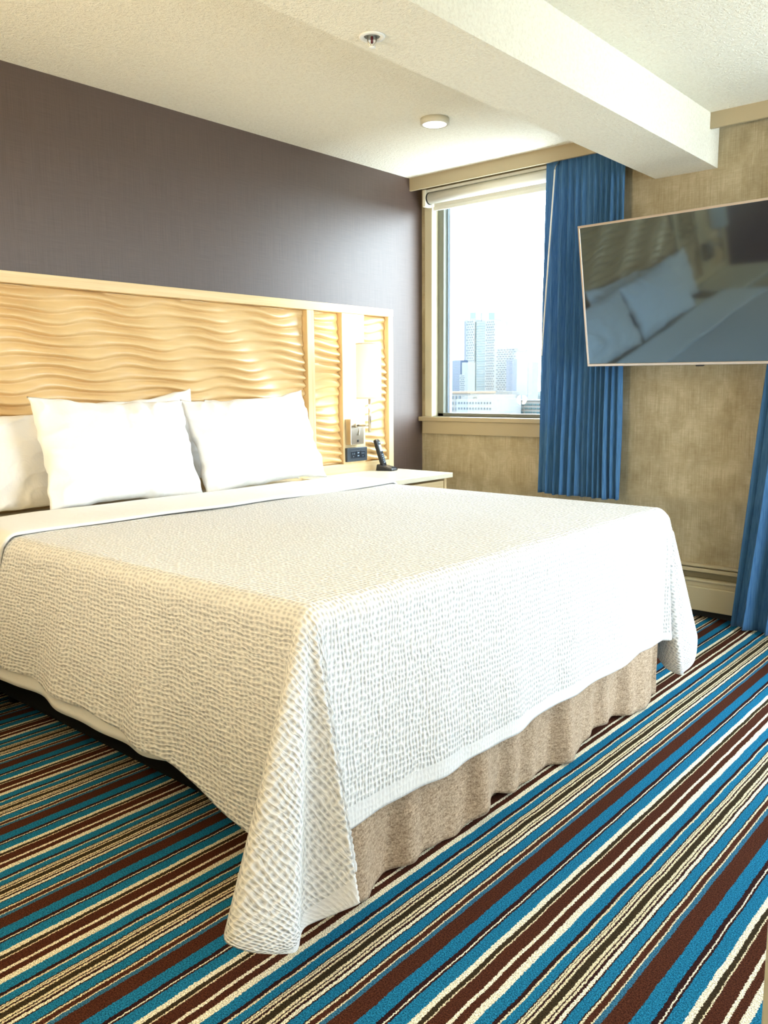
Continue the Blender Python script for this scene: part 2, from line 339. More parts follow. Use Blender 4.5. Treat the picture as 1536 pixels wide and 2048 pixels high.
def window(name, w, sill, label, mid=None):
    x0, x1, z0, z1 = w
    t = tag(empty(name, ((x0 + x1) / 2, 0.05, z0)), label, kind='structure')
    def P(nm, m, b, bev=0.003):
        b = (b[0] - t.location.x, b[1] - t.location.x, b[2] - .05, b[3] - .05, b[4] - z0, b[5] - z0)
        return box(nm, m, b, t, bevel=bev)
    bm = bmesh.new(); ox, oy, oz = t.location
    for b in ((x0, x0 + .058, -.012, .12, z0, z1), (x1 - .058, x1, -.012, .12, z0, z1), (x0 + .058, x1 - .058, -.0, .12, z1 - .03, z1)):
        bx(bm, b[0] - ox, b[1] - ox, b[2] - oy, b[3] - oy, b[4] - oz, b[5] - oz)
    obj('casing', bm, FRAMEC, t, bevel=0.004)
    a0, a1, c0, c1 = x0 + .058, x1 - .058, z0, z1 - .03
    bm = bmesh.new()
    for b in ((a0, a0 + .045, .05, .10, c0, c1), (a1 - .045, a1, .05, .10, c0, c1), (a0, a1, .05, .10, c0, c0 + .022), (a0, a1, .05, .10, c1 - .03, c1)):
        bx(bm, b[0] - ox, b[1] - ox, b[2] - oy, b[3] - oy, b[4] - oz, b[5] - oz)
    obj('sash_frame', bm, FRAMEG, t, bevel=0.003)
    bm = bmesh.new()
    for xx in (a0 + .047, a0 + .062): bx(bm, xx - ox, xx + .006 - ox, .085 - oy, .11 - oy, c0 + .022 - oz, c1 - .03 - oz)
    obj('glazing_spacer', bm, mat('pale_blue_grey_spacer', (0.40, 0.48, 0.58), 0.3), t)
    P('window_pane', GLASS, (a0 + .04, a1 - .04, .072, .076, c0 + .018, c1 - .025), 0)
    if mid:
        for xm in mid: P('mullion', FRAMEG, (xm - .025, xm + .025, .05, .10, c0, c1))
    if sill:
        P('window_sill', TRIMM, (x0 - .028, x1 + .03, -.045, .055, z0 - .028, z0), 0.004)
        P('sill_apron', TRIMM, (x0 - .008, x1 + .03, -.028, -.0, z0 - .108, z0 - .028), 0.003)
    return t
window('window_1', W1, True, 'tall fixed window beside the bed with tan sill')
window('window_2', W2, True, 'wide unseen window right of the television, sized for daylight', (3.12,))  # implied by the long curtain; unseen opening sized to light the bed

# perimeter heater under the windows, behind the long curtain
ht = tag(empty('baseboard_heater', (1.3, -0.04, 0.045)), 'cream metal baseboard heater running low along the beige wall', 'heater')
def hp(nm, m, b, bev=0.002): return box(nm, m, (b[0] - 1.3, b[1] - 1.3, b[2] + .04, b[3] + .04, b[4] - .045, b[5] - .045), ht, bevel=bev)
HX0, HX1 = 0.56, 2.36
hp('back_plate', HEATM, (HX0, HX1, -.012, -.001, .05, .275))
hp('top_lip', HEATM, (HX0, HX1, -.034, -.013, .262, .275))
bm = bmesh.new()
prof = [(-.020, .262), (-.026, .250), (-.026, .243), (-.040, .238)]
hp('top_rail', HEATM, (HX0, HX1, -.042, -.013, .238, .256))
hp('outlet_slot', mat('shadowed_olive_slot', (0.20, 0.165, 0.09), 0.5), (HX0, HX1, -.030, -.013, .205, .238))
hp('front_lip', HEATM, (HX0, HX1, -.072, -.030, .192, .205), 0.004)
hp('front_band', HEATM, (HX0, HX1, -.066, -.030, .168, .192))
hp('front_panel', HEATM, (HX0, HX1, -.076, -.030, .045, .168), 0.005)
bm.free()
struct('baseboard_window', mat('dark_baseboard', (0.03, 0.025, 0.02), .6), (0.0, XR, -.010, -.0, 0.0, .045))

# roller blind
rb = tag(empty('roller_blind', (0.62, -0.03, 2.30)), 'white roller blind rolled up at the top of the bedside window', 'blind')
def at(o, b): x, y, z = o.location; return (b[0] - x, b[1] - x, b[2] - y, b[3] - y, b[4] - z, b[5] - z)
bm = bmesh.new(); lathe(bm, [(0.033, 0.0), (0.033, 1.04)], (0.095 - .62, -0.038 + .03, 2.322 - 2.30), 'x', 40)
obj('roll', bm, BLINDM, rb, True)
bm = bmesh.new(); lathe(bm, [(0.035, 0.0), (0.035, 0.005)], (0.086 - .62, -0.038 + .03, 2.322 - 2.30), 'x', 40)
obj('end_ring', bm, BLACKP, rb)
box('bracket', mat('cream_bracket', (0.78, 0.74, 0.60), 0.5), at(rb, (0.062, 0.086, -0.074, -0.002, 2.272, 2.372)), rb, 0.004)
box('bracket', bpy.data.materials['cream_bracket'], at(rb, (1.14, 1.16, -0.074, -0.002, 2.272, 2.372)), rb, 0.004)
box('head_cover', BLINDM, at(rb, (0.088, 1.14, -0.06, -0.004, 2.356, 2.371)), rb, 0.002)
box('blind_fabric', BLINDM, at(rb, (0.105, 1.13, -0.010, -0.008, 2.272, 2.33)), rb)
box('hem_bar', BLINDM, at(rb, (0.10, 1.13, -0.016, -0.003, 2.252, 2.276)), rb, 0.004)

# ------------------------------------------------------------ curtains
def curtain(name, xt0, xt1, xb0, xb1, z0, z1, yc, yb, nf, label, seed, warp=1.0, amp=0.028):
    nu, nv = 420, 90
    u = np.linspace(0, 1, nu)[:, None] * np.ones((1, nv)); v = np.ones((nu, 1)) * np.linspace(0, 1, nv)[None, :]  # v=0 top
    ph = 2 * PI * nf * (u ** warp + 0.006 * np.sin(7 * v + 3 * u))
    ir = 1 + 0.35 * sn(u, seed, (2.1, 5.3), (1, .5))
    A = amp * (0.42 + 0.68 * v) * ir * np.clip((u) / .03, 0.1, 1)
    x = (xt0 * (1 - v) + xb0 * v) + u * ((xt1 - xt0) * (1 - v) + (xb1 - xb0) * v) + 0.35 * A * np.sin(2 * ph + .6)
    y = yc * (1 - v) + yb * v + A * (np.sin(ph) * 0.85 + 0.2 * np.sin(2 * ph + 1)) + 0.004 * noise2(u, v, seed)
    z = z1 + (z0 - z1) * v + 0.004 * np.sin(ph * 0.5) * v
    o = grid_obj(name, np.stack([x, y, z], -1), CURT)
    md = o.modifiers.new('solid', 'SOLIDIFY'); md.thickness = 0.003
    tag(o, label, 'curtain', 'blue curtains')
    return o
c1 = curtain('curtain', 0.928, 1.378, 0.925, 1.415, 0.585, 2.40, -0.089, -0.110, 12, 'short blue pleated curtain hanging beside the bedside window', 3, 1.35, 0.024)
c2 = curtain('curtain', 2.20, 3.05, 2.035, 3.0, 0.012, 2.40, -0.075, -0.150, 9, 'long blue curtain reaching the carpet at the right edge', 8, 1.0, 0.030)
# curtain tracks behind the valance
for a, b in ((0.90, 1.49), (2.1, 5.0)):
    t = box('curtain_track', WHITEM, (a, b, -0.100, -0.078, 2.405, 2.4395))
    tag(t, 'white curtain track on the ceiling ' + ('above the short blue curtain' if a < 1 else 'above the long blue curtain'), 'curtain track')
# baton
bm = bmesh.new(); tube(bm, [(1.005, -0.135, 2.32), (0.985, -0.145, 1.9), (0.955, -0.150, 1.35)], 0.0042, 10)
bt = obj('curtain_baton', bm, WHITEM, None, True); tag(bt, 'thin white draw rod hanging on the short blue curtain', 'curtain rod')
bm = bmesh.new(); tube(bm, [(1.005, -0.135, 2.32), (1.007, -0.132, 2.335), (1.003, -0.11, 2.35), (1.005, -0.095, 2.36), (1.005, -0.09, 2.405)], 0.0025, 8)
obj('hook', bm, CHROME, bt, True)

# ------------------------------------------------------------ headboard
HBX = 0.05
hb = tag(empty('headboard', (0.0, -2.15, 0.0)), 'long pale wood headboard with carved wave panels behind the bed', 'headboard')
def hbx(nm, m, b, bev=0.002): return box(nm, m, (b[0], b[1], b[2] + 2.15, b[3] + 2.15, b[4], b[5]), hb, bevel=bev)
ZT, ZB = 1.645, 0.30
YL = -3.95
hbx('top_rail', WOODY, (0.002, HBX + .008, YL, -0.352, 1.600, ZT))
hbx('bottom_rail', WOODY, (0.002, HBX + .004, YL + .04, -0.394, ZB, 0.752))
for a, b in ((YL, YL + .042), (-3.237, -3.185), (-1.063, -1.011), (-0.394, -0.352)): hbx('stile', WOODZ, (0.002, HBX + .006, a, b, ZB if a in (YL, -0.394) else .752, 1.600))
hbx('backing_board', WOODZ, (0.001, 0.014, YL, -0.36, 0.74, 1.61))
hbx('lamp_board', WOODZ, (0.014, HBX + .004, -0.793, -0.607, 0.752, 1.600))
hbx('lamp_board', WOODZ, (0.014, HBX + .004, -3.693, -3.507, 0.752, 1.600))
def carved(y0, y1, z0, z1, seed):
    ny = max(30, int((y1 - y0) / 0.009)); nz = int((z1 - z0) / 0.0035)
    Y = np.linspace(y0, y1, ny)[:, None] * np.ones((1, nz)); Z = np.ones((ny, 1)) * np.linspace(z0, z1, nz)[None, :]
    u = Z / 0.047 + 0.21 * np.sin(2 * PI * (Y / 0.44 + Z / 0.50) + seed) + 0.07 * np.sin(2 * PI * (Y / 0.29 - Z / 0.43) + 1.3 + seed)
    fr = 1 - (u - np.floor(u))
    hgt = np.where(fr < 0.72, np.sin(fr / 0.72 * PI / 2), np.cos((fr - 0.72) / 0.28 * PI / 2)) ** 1.15   # rounded ridges over sharp valleys
    ampl = 0.028 * (0.62 + 0.38 * np.sin(2 * PI * (Y / 0.44 + Z / 0.50) + seed + 1.1))
    X = 0.020 + ampl * hgt
    X[0, :] = X[-1, :] = 0.012; X[:, 0] = X[:, -1] = 0.012
    return grid_obj('carved_panel', np.stack([X, Y + 2.15, Z], -1), CARVED, hb)
for i, (a, b) in enumerate(((-3.185, -1.063), (-1.011, -0.793), (-0.607, -0.394), (-3.507, -3.237), (-3.908, -3.693))): carved(a, b, 0.752, 1.600, i * 1.7)

# ------------------------------------------------------------ bedside lamps, outlet
def sconce(dy, label, lit=True):
    t = tag(empty('wall_lamp', (HBX + .004, -0.735 + dy, 0.94)), label, 'lamp', 'bedside wall lamps')
    X0, Y0, Z0 = t.location
    def L(p): return (p[0] - X0, p[1] + dy - Y0, p[2] - Z0)
    def LB(b): return (b[0] - X0, b[1] - X0, b[2] + dy - Y0, b[3] + dy - Y0, b[4] - Z0, b[5] - Z0)
    box('back_plate', CHROME, LB((HBX + .004, .098, -.778, -.668, .862, 1.008)), t, 0.003)
    bm = bmesh.new(); tube(bm, [L((.098, -.735, .972)), L((.2, -.73, .972))], 0.006, 12); obj('arm', bm, CHROME, t, True)
    bm = bmesh.new(); tube(bm, [L((.2, -.73, .935)), L((.2, -.73, 1.135))], 0.0075, 14); obj('stem', bm, CHROME, t, True)
    bm = bmesh.new(); lathe(bm, [(.012, 0), (.012, .01)], L((.098, -.735, .972)), 'x', 20); obj('arm_collar', bm, CHROME, t, True)
    bm = bmesh.new(); tube(bm, [L((.099, -.705, .955)), L((.104, -.716, .915))], 0.0028, 8); obj('switch_lever', bm, WHITEM, t, True)
    box('reading_light_jack', BLACKP, LB((.098, .1005, -.726, -.714, .876, .890)), t)
    bm = bmesh.new(); r = .070; c = L((.2, -.735, 1.123))
    lathe(bm, [(r, 0), (r, .305), (r - .002, .305), (r - .002, 0)], c, 'z', 48)
    s = obj('lamp_shade', bm, SHADE if lit else mat('unlit_linen_shade', (.85, .80, .68), .9), t, True)
    bm = bmesh.new(); lathe(bm, [(r + .0002, 0), (r + .0008, .001), (r + .0008, .006), (r + .0002, .007)], c, 'z', 48)
    obj('trim_ring', bm, mat('shade_edge', (0.80, 0.74, 0.62), .8), s, True)
    bm = bmesh.new(); lathe(bm, [(r + .0002, .298), (r + .0008, .299), (r + .0008, .304), (r + .0002, .305)], c, 'z', 48)
    obj('trim_ring', bm, bpy.data.materials['shade_edge'], s, True)
    bm = bmesh.new(); lathe(bm, [(.006, 0.01), (.02, .03), (.03, .07), (.03, .10), (.015, .13), (0.0001, .135)], (c[0], c[1], c[2] + .03), 'z', 20)
    obj('bulb', bm, mat('lit_bulb', (1, 1, 1), .4, emit=(1, .85, .6), es=6.0 if lit else 0.0), s, True)
    if not lit: return t
    for zz, dr in ((.22, 1), (.10, -1)):
        pl = bpy.data.lights.new('bulb_light', 'POINT'); pl.energy = 1.5; pl.color = (1.0, .80, .52); pl.shadow_soft_size = 0.035
        po = bpy.data.objects.new('bulb_light', pl); COL.objects.link(po); po.parent = t; po.location = (c[0], c[1], c[2] + (.34 if dr > 0 else -.03))
    return t
sconce(0, 'lit bedside lamp with cream drum shade on the board above the phone')
sconce(-2.865, 'unlit bedside lamp on the headboard left of the pillows', False)
ot = tag(empty('wall_outlet', (HBX + .004, -0.69, 0.77)), 'slate grey outlet and charging plate below the bedside lamp', 'outlet')
def ob(nm, m, b, bev=0.001, p=None): return box(nm, m, at(ot, b), p or ot, bevel=bev)
ob('cover_plate', SLATE, (HBX + .004, HBX + .022, -.782, -.612, .763, .843), 0.003)
ob('socket', SLATE2, (HBX + .022, HBX + .0245, -.752, -.712, .783, .823))
ob('socket', SLATE2, (HBX + .022, HBX + .0245, -.672, -.634, .783, .823))
ob('charging_module', SLATE2, (HBX + .022, HBX + .0245, -.708, -.676, .783, .823))
PC = mat('pale_contacts', (0.25, 0.33, 0.42), .4)
for yc in (-.732, -.653):
    for s_ in (-1, 1): ob('contact_slot', PC, (HBX + .0245, HBX + .0255, yc + s_ * .007 - .0015, yc + s_ * .007 + .0015, .803, .813), 0)
    ob('contact_slot', PC, (HBX + .0245, HBX + .0255, yc - .002, yc + .002, .789, .794), 0)
for zc in (.795, .812): ob('charging_port', PC, (HBX + .0245, HBX + .0255, -.699, -.685, zc - .003, zc + .003), 0)

# ------------------------------------------------------------ nightstands
def nightstand(y0, y1, label):
    t = tag(empty('nightstand', (0.29, (y0 + y1) / 2, 0)), label, 'nightstand', 'nightstands')
    def B(nm, m, b, bev=0.002, p=None): return box(nm, m, at(t, b), p or t, bevel=bev)
    B('top', STONE, (HBX + .01, .535, y0, y1, .672, .700), 0.003)
    B('side_panel', WOODZ, (.06, .505, y0 + .02, y0 + .04, .0, .672)); B('side_panel', WOODZ, (.06, .505, y1 - .04, y1 - .02, .0, .672))
    B('back_panel', WOODZ, (.06, .075, y0 + .04, y1 - .04, .05, .672)); B('bottom_shelf', WOODY, (.075, .495, y0 + .04, y1 - .04, .08, .10))
    d = B('drawer', WOODY, (.11, .502, y0 + .045, y1 - .045, .48, .655))
    bm = bmesh.new(); ym = (y0 + y1) / 2
    tube(bm, [(.502 - t.location.x, -.05, .57), (.525 - t.location.x, -.05, .57), (.525 - t.location.x, .05, .57), (.502 - t.location.x, .05, .57)], .004, 8)
    obj('drawer_handle', bm, CHROME, d, True)
    return t
nightstand(-1.13, -0.395, 'pale nightstand with cream stone top right of the bed')
nightstand(-3.93, -3.25, 'pale nightstand with cream stone top left of the bed')

# cordless phone
ph = tag(empty('cordless_phone', (0.135, -0.515, 0.70)), 'black cordless phone standing in its base on the nightstand', 'phone')
ph.scale = (1.12, 1.12, 1.12); ph.rotation_euler = (0, 0, math.radians(22))
bm = bmesh.new()
# wedge base: pointed front, raised back
pts = [(-.045, -.045, .0), (.050, -.050, .0), (.062, .0, .0), (.050, .050, .0), (-.045, .045, .0)]
top = [(-.040, -.040, .034), (.044, -.045, .014), (.055, .0, .012), (.044, .045, .014), (-.040, .040, .034)]
a = [bm.verts.new(p) for p in pts]; b_ = [bm.verts.new(p) for p in top]
bm.faces.new(a[::-1]); bm.faces.new(b_)
for i in range(5): bm.faces.new((a[i], a[(i + 1) % 5], b_[(i + 1) % 5], b_[i]))
obj('charging_base', bm, BLACKP, ph, bevel=0.005)
box('base_button', SLATE, (.030, .044, -.010, .010, .0145, .0185), ph, 0.002)
hs = bmesh.new(); tilt = Matrix.Translation((-.012, 0, .018)) @ Matrix.Rotation(math.radians(-17), 4, 'Y')
bx(hs, -.012, .010, -.024, .024, 0, .150, tilt)
hso = obj('handset', hs, BLACKP, ph, bevel=0.007)
d = bmesh.new(); bx(d, .010, .0115, -.017, .017, .083, .118, tilt); obj('display', d, mat('phone_display', (0.55, 0.68, 0.75), .2), hso)
d = bmesh.new(); bx(d, .010, .0112, -.019, .019, .012, .142, tilt); obj('face_plate', d, SLATE2, hso, bevel=.0005)
for r_ in range(5):
    for c_ in range(3):
        d = bmesh.new(); bx(d, .0112, .013, -.0155 + c_ * .0115, -.0155 + c_ * .0115 + .008, .020 + r_ * .0105, .026 + r_ * .0105, tilt); obj('key', d, mat('phone_key', (.22, .28, .33), .5) if r_ + c_ == 0 else bpy.data.materials['phone_key'], hso)
d = bmesh.new(); bx(d, .0112, .0122, -.008, .008, .126, .134, tilt); obj('earpiece', d, bpy.data.materials['phone_key'], hso)

# ------------------------------------------------------------ bed
XF, YN, YF, ZTOP = 2.15, -3.10, -1.225, 0.735
bed = tag(empty('bed', (1.1, (YN + YF) / 2, 0)), 'king size bed with white bedding and a taupe skirt at its foot', 'bed')
def bb(nm, m, b, bev=0.0): return box(nm, m, at(bed, b), bed, bev)
bb('mattress', MATT, (0.07, XF - .035, YN + .04, YF - .04, .42, .708), 0.03)
bb('box_base', BLACKF, (0.07, XF - .08, YN + .10, YF - .08, .12, .42), 0.02)
for xx in (0.25, 1.85):
    for yy in (YN + .25, YF - .25):
        bm = bmesh.new(); lathe(bm, [(.025, 0), (.03, .12)], (xx - 1.1, yy - bed.location.y, 0), 'z', 16); obj('leg', bm, BLACKP, bed, True)
# skirt: hangs in soft folds, hem lifting here and there
nu, nv = 400, 40
u = np.linspace(0, 1, nu)[:, None] * np.ones((1, nv)); v = np.ones((nu, 1)) * np.linspace(0, 1, nv)[None, :]
Y = (YN + .035) + u * (YF - YN - .07)
hem = 0.012 + 0.030 * np.clip(np.sin(2 * PI * (u * 2.6 + .30)), 0, 1) ** 2 + 0.004 * np.sin(40 * u)
Z = 0.42 * (1 - v) + hem * v
X = XF - .024 + 0.013 * v * sn(u, 5, (3.2, 7.1, 11.7, 19), (1, .9, .6, .3)) + .004 * noise2(u * 2, v, 4)
X = X - bed.location.x; o = grid_obj('bed_skirt', np.stack([X, Y - bed.location.y, Z], -1), SKIRT, bed)
md = o.modifiers.new('s', 'SOLIDIFY'); md.thickness = .004
# far side return of the skirt
nu2 = 200; u = np.linspace(0, 1, nu2)[:, None] * np.ones((1, nv)); v = np.ones((nu2, 1)) * np.linspace(0, 1, nv)[None, :]
P = np.stack([0.12 + u * (XF - .15) - bed.location.x, YF - .035 + 0.01 * v * sn(u, 6, (3, 8), (1, .6)) - bed.location.y, .42 * (1 - v) + .015 * v], -1)
o = grid_obj('bed_skirt', P, SKIRT, bed); md = o.modifiers.new('s', 'SOLIDIFY'); md.thickness = .004

def path(ctrl, target, tt):
    """ctrl: control points of the cone path; sampled by arclength, tt in 0..1"""
    C = np.array(ctrl, float); n = len(C); out = []
    for i in range(n - 1):
        p0, p1, p2, p3 = C[max(i - 1, 0)], C[i], C[i + 1], C[min(i + 2, n - 1)]
        for k in range(24):
            t = k / 24; out.append(0.5 * ((2 * p1) + (-p0 + p2) * t + (2 * p0 - 5 * p1 + 4 * p2 - p3) * t * t + (-p0 + 3 * p1 - 3 * p2 + p3) * t ** 3))
    out.append(C[-1]); out = np.array(out)
    s = np.r_[0, np.cumsum(np.hypot(*np.diff(out, axis=0).T))]; s /= s[-1]
    return np.interp(tt, s, out[:, 0]), np.interp(tt, s, out[:, 1])
R0 = 0.048
def profile(rho, r=R0):
    q = r * PI / 2
    o = np.where(rho < q, r * np.sin(np.clip(rho, 0, q) / r), r); d = np.where(rho < q, r * (1 - np.cos(np.clip(rho, 0, q) / r)), r + rho - q)
    return o, d, np.clip(rho - q * .6, 0, None)
NEAR = [(0, 0), (.12, .0), (.06, .03), (.20, .01), (.13, .06), (.25, .05), (.13, .17), (.22, .30), (.15, .47), (.02, .36), (-.07, .2), (-.05, .06), (0, 0)]
FAR = [(0, 0), (.05, .05), (.02, .14), (.07, .40), (.12, .22), (.10, .10), (.13, .02), (.04, .04), (-.08, .14), (-.14, .08), (-.05, .05), (0, 0)]
def drape(S, T, off=0.0, foot=True, amp=1.0, seed=1):
    """cloth coords (metres) -> world; S towards the foot, T across the bed"""
    xf, yn, yf, zt = XF + off, YN - off, YF + off, ZTOP + off
    a = np.clip(S - (xf - R0), 0, None) if foot else np.zeros_like(S)
    bn = np.clip((yn + R0) - T, 0, None); bf = np.clip(T - (yf - R0), 0, None)
    b = np.maximum(bn, bf); sgn = np.where(bn > 0, -1.0, 1.0)
    rho = np.hypot(a, b); phi = np.where(rho > 1e-9, np.arctan2(b, np.maximum(a, 1e-12)), 0)
    rc = np.where(rho > .55, .55 + .13 * np.tanh((rho - .55) / .13), rho)
    k2 = np.clip(np.sin(2 * phi) * 1.6, 0, 1); rho = rho + (rc - rho) * k2 * k2 * (3 - 2 * k2)
    o, d, L = profile(rho)
    bx_ = np.where(a > 0, xf - R0, S); by_ = np.where(bn > 0, yn + R0, np.where(bf > 0, yf - R0, T))
    ex = np.cos(phi); ey = np.sin(phi); ex = np.where(rho < 1e-9, 0, ex); ey = np.where(rho < 1e-9, 0, ey)
    corner = (a > 0) & (b > 0); tt = phi / (PI / 2)
    nx, ny = path(NEAR, 1, tt); fx, fy = path(FAR, 1, tt)
    ox = np.where(corner, np.where(bn > 0, nx, fx), 0); oy = np.where(corner, np.where(bn > 0, ny, fy), 0)
    nrm = np.sqrt(np.clip(1 - ox ** 2 - oy ** 2, .3, 1))
    X = bx_ + ex * o + ox * L; Yw = by_ + sgn * (ey * o + oy * L)
    Zw = zt - np.where(corner, (d - L) + L * nrm, d)
    # gentle hanging waves, fading out at the corners
    wf = np.clip((L / .4), 0, 1) ** 1.4
    ks = np.clip((xf - .12 - S) / .35, 0, 1); kt = np.clip(np.minimum(T - yn - .15, yf - .2 - T) / .35, 0, 1)
    side = (a <= 0) & (b > 0); ft = (a > 0) & (b <= 0)
    Yw = Yw + np.where(side, sgn * amp * wf * ks * (.018 + .014 * sn(S, seed, (1.3, 2.9, 5.3), (1, .6, .35))), 0)
    X = X + np.where(ft, amp * wf * kt * (.012 + .007 * sn(T, seed + 3, (1.1, 2.7, 5.9), (1, .6, .3))), 0)
    X = X - np.where(side & (bn > 0), .55 * L * np.clip(1.45 - S, 0, .65) / .65, 0)
    top = (a <= 0) & (b <= 0)
    soft = .0035 * noise2(S, T, seed + 9, 16, .6, 2.6) * np.clip(np.minimum(np.minimum(T - yn, yf - T), xf - S) / .2, 0, 1)
    Zw = Zw + np.where(top, soft, 0)
    return np.stack([X, Yw, Zw], -1)
def sheet_grid(s0, s1, t0, t1, step):
    ns = int((s1 - s0) / step); nt = int((t1 - t0) / step)
    return np.linspace(s0, s1, ns)[:, None] * np.ones((1, nt)), np.ones((ns, 1)) * np.linspace(t0, t1, nt)[None, :]
S, V_ = sheet_grid(.80, XF - R0 + .54, 0.0, 2.98, .0065); V_ = V_ / 2.98
S = .80 + (S - .80) * (XF - R0 + .555 - .035 * V_ + .003 * sn(V_, 33, (9, 17), (1, .6)) - .80) / (XF - R0 + .54 - .80)
k_ = np.clip((S - 1.35) / .75, 0, 1); k_ = k_ * k_ * (3 - 2 * k_)
TA = (YN + R0) - (.455 + .145 * k_) + .004 * sn(S, 31, (3, 7), (1, .6)); TB = (YF - R0) + (.45 + .17 * k_)
T = TA + (TB - TA) * V_
P = drape(S, T)
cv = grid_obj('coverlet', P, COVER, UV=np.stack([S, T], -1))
md = cv.modifiers.new('s', 'SOLIDIFY'); md.thickness = .004; md.offset = -1
tag(cv, 'white textured seersucker coverlet spread over the bed', 'coverlet')
# flat sheet: under the coverlet, folded back over its upper edge
S, T = sheet_grid(.47, XF - .10, YN + R0 - .475, YF - R0 + .43, .014)
sh = grid_obj('flat_sheet', drape(S, T, -.016, False, 1.0, 1), SHEET)
md = sh.modifiers.new('s', 'SOLIDIFY'); md.thickness = .003
tag(sh, 'smooth white flat sheet folded back over the head edge of the coverlet', 'sheet')
S, T = sheet_grid(.455, .825, YN + R0 - .465, YF - R0 + .43, .010)
Pf = drape(S + 0, T, .012, False, .9, 3)
k = np.clip((S - .455) / .37, 0, 1); curl = (1 - np.abs(2 * k - 1) ** 6)
Pf[..., 0] += .012 * sn(T, 11, (.5, 1.2, 2.3), (1, .5, .3)); Pf[..., 2] += .007 * curl
f = grid_obj('folded_band', Pf, SHEET, sh); md = f.modifiers.new('s', 'SOLIDIFY'); md.thickness = .008; md.offset = -1

# pillows
def pillow(loc, w, h, th, lean, yaw, roll, label, seed, group='white bed pillows'):
    nu, nv = 90, 64; P_ = []
    for side in (1, -1):
        u = np.linspace(-1, 1, nu)[:, None] * np.ones((1, nv)); v = np.ones((nu, 1)) * np.linspace(-1, 1, nv)[None, :]
        pinx = 1 - .055 * (1 - v ** 2) + .012 * sn(v, seed); pinz = 1 - .10 * (1 - u ** 2) + .014 * sn(u, seed + 1, (.9, 2.1, 3.4), (1, .6, .4))
        X = u * w / 2 * pinx; Z = v * h / 2 * pinz
        prof = np.clip((1 - np.abs(u) ** 2.4), 0, 1) ** .55 * np.clip((1 - np.abs(v) ** 2.2), 0, 1) ** .55
        D = prof * th / 2 * (1 + .12 * (-v))
        ed = np.clip(1 - prof, 0, 1) * np.clip(prof * 5, 0, 1)
        wr = noise2(u + .25 * noise2(u, v, seed + 2, 8, .5, 1.2), v, seed + 7, 14, .8, 2.2); rid = (1 - np.abs(np.tanh(1.4 * wr))) ** 3
        D = D + ed * .011 * noise2(u, v, seed + 4, 18, 1.2, 4) + np.clip(prof * 3, 0, 1) * (.005 * wr + .009 * rid * (.35 + ed))
        D = np.where(prof < 1e-6, 0, D)
        P_.append(np.stack([side * D, X, Z], -1))
    nn = nu * nv; idx = np.arange(nn).reshape(nu, nv); me = bpy.data.meshes.new('pillow')
    V = np.concatenate([P_[0].reshape(-1, 3), P_[1].reshape(-1, 3)])
    q1 = np.stack([idx[:-1, :-1], idx[1:, :-1], idx[1:, 1:], idx[:-1, 1:]], -1).reshape(-1, 4); q2 = q1[:, ::-1] + nn
    bound = np.zeros((nu, nv), bool); bound[0] = bound[-1] = True; bound[:, 0] = bound[:, -1] = True
    mp_ = np.arange(2 * nn); bi = idx[bound]; mp_[bi + nn] = bi
    q = mp_[np.concatenate([q1, q2])]
    me.from_pydata(V.tolist(), [], q.tolist()); me.validate(); me.materials.append(PILLOW)
    for p in me.polygons: p.use_smooth = True
    o = bpy.data.objects.new('pillow', me); COL.objects.link(o)
    o.rotation_euler = (math.radians(roll), math.radians(lean), math.radians(yaw)); o.location = loc
    tag(o, label, 'pillow', group); return o
# lean: negative tips the top towards the headboard
pillow((.150, -2.85, 0.905), .66, .40, .13, -12, 0, 1, 'white pillow at the far left, standing behind the front left pillow', 21)
pillow((.135, -2.175, 0.950), .66, .42, .12, -10, 0, 5, 'white pillow behind the gap between the two front pillows', 22)
pillow((.140, -1.525, 0.925), .54, .42, .11, -11, 0, -1, 'white pillow hidden behind the front right pillow', 23)
pillow((.335, -2.385, 0.938), .71, .45, .16, -19, 2, -2, 'white pillow leaning in front, left of centre on the bed', 24)
pillow((.335, -1.670, 0.942), .72, .45, .16, -19, -3, 3, 'white pillow leaning in front at the right, nearest the bedside lamp', 25)

# ------------------------------------------------------------ television
tv = tag(empty('television', (1.285, -0.235, 1.285)), 'large dark television tilted down on a wall arm between the curtains', 'television')
ya, ti, ro = math.radians(-4.8), math.radians(11.6), math.radians(-.7)
ex = Vector((math.cos(ya), math.sin(ya), 0)); nn_ = Vector((math.sin(ya), -math.cos(ya), 0)); up = Vector((0, 0, 1)) * math.cos(ti) + nn_ * math.sin(ti)
ex2 = ex * math.cos(ro) + up * math.sin(ro); up2 = -ex * math.sin(ro) + up * math.cos(ro); nf = ex2.cross(up2)
tv.matrix_world = Matrix(((ex2.x, nf.x, up2.x, 1.285), (ex2.y, nf.y, up2.y, -.235), (ex2.z, nf.z, up2.z, 1.285), (0, 0, 0, 1)))
TW, TH = 1.19, 0.693       # local: x along width, -y? front is +nf
fs = 1 if nf.y < 0 else -1
def tb(nm, m, b, bev=0.0, p=None):
    y0, y1 = sorted((b[2] * fs, b[3] * fs)); return box(nm, m, (b[0], b[1], y0, y1, b[4], b[5]), p or tv, bev)
tb('housing', BLACKP, (.004, TW - .004, -.045, 0.004, .004, TH - .004), .004)
bm = bmesh.new(); q = .011
for b in ((0, TW, -.006, .014, 0, q + .003), (0, TW, -.006, .014, TH - q, TH), (0, q, -.006, .014, q, TH - q), (TW - q, TW, -.006, .014, q, TH - q)):
    y0, y1 = sorted((b[2] * fs, b[3] * fs)); bx(bm, b[0], b[1], y0, y1, b[4], b[5])
obj('bezel', bm, SILVER, tv, bevel=.002)
tb('screen', SCREEN, (q, TW - q, .004, .0105, q + .003, TH - q))
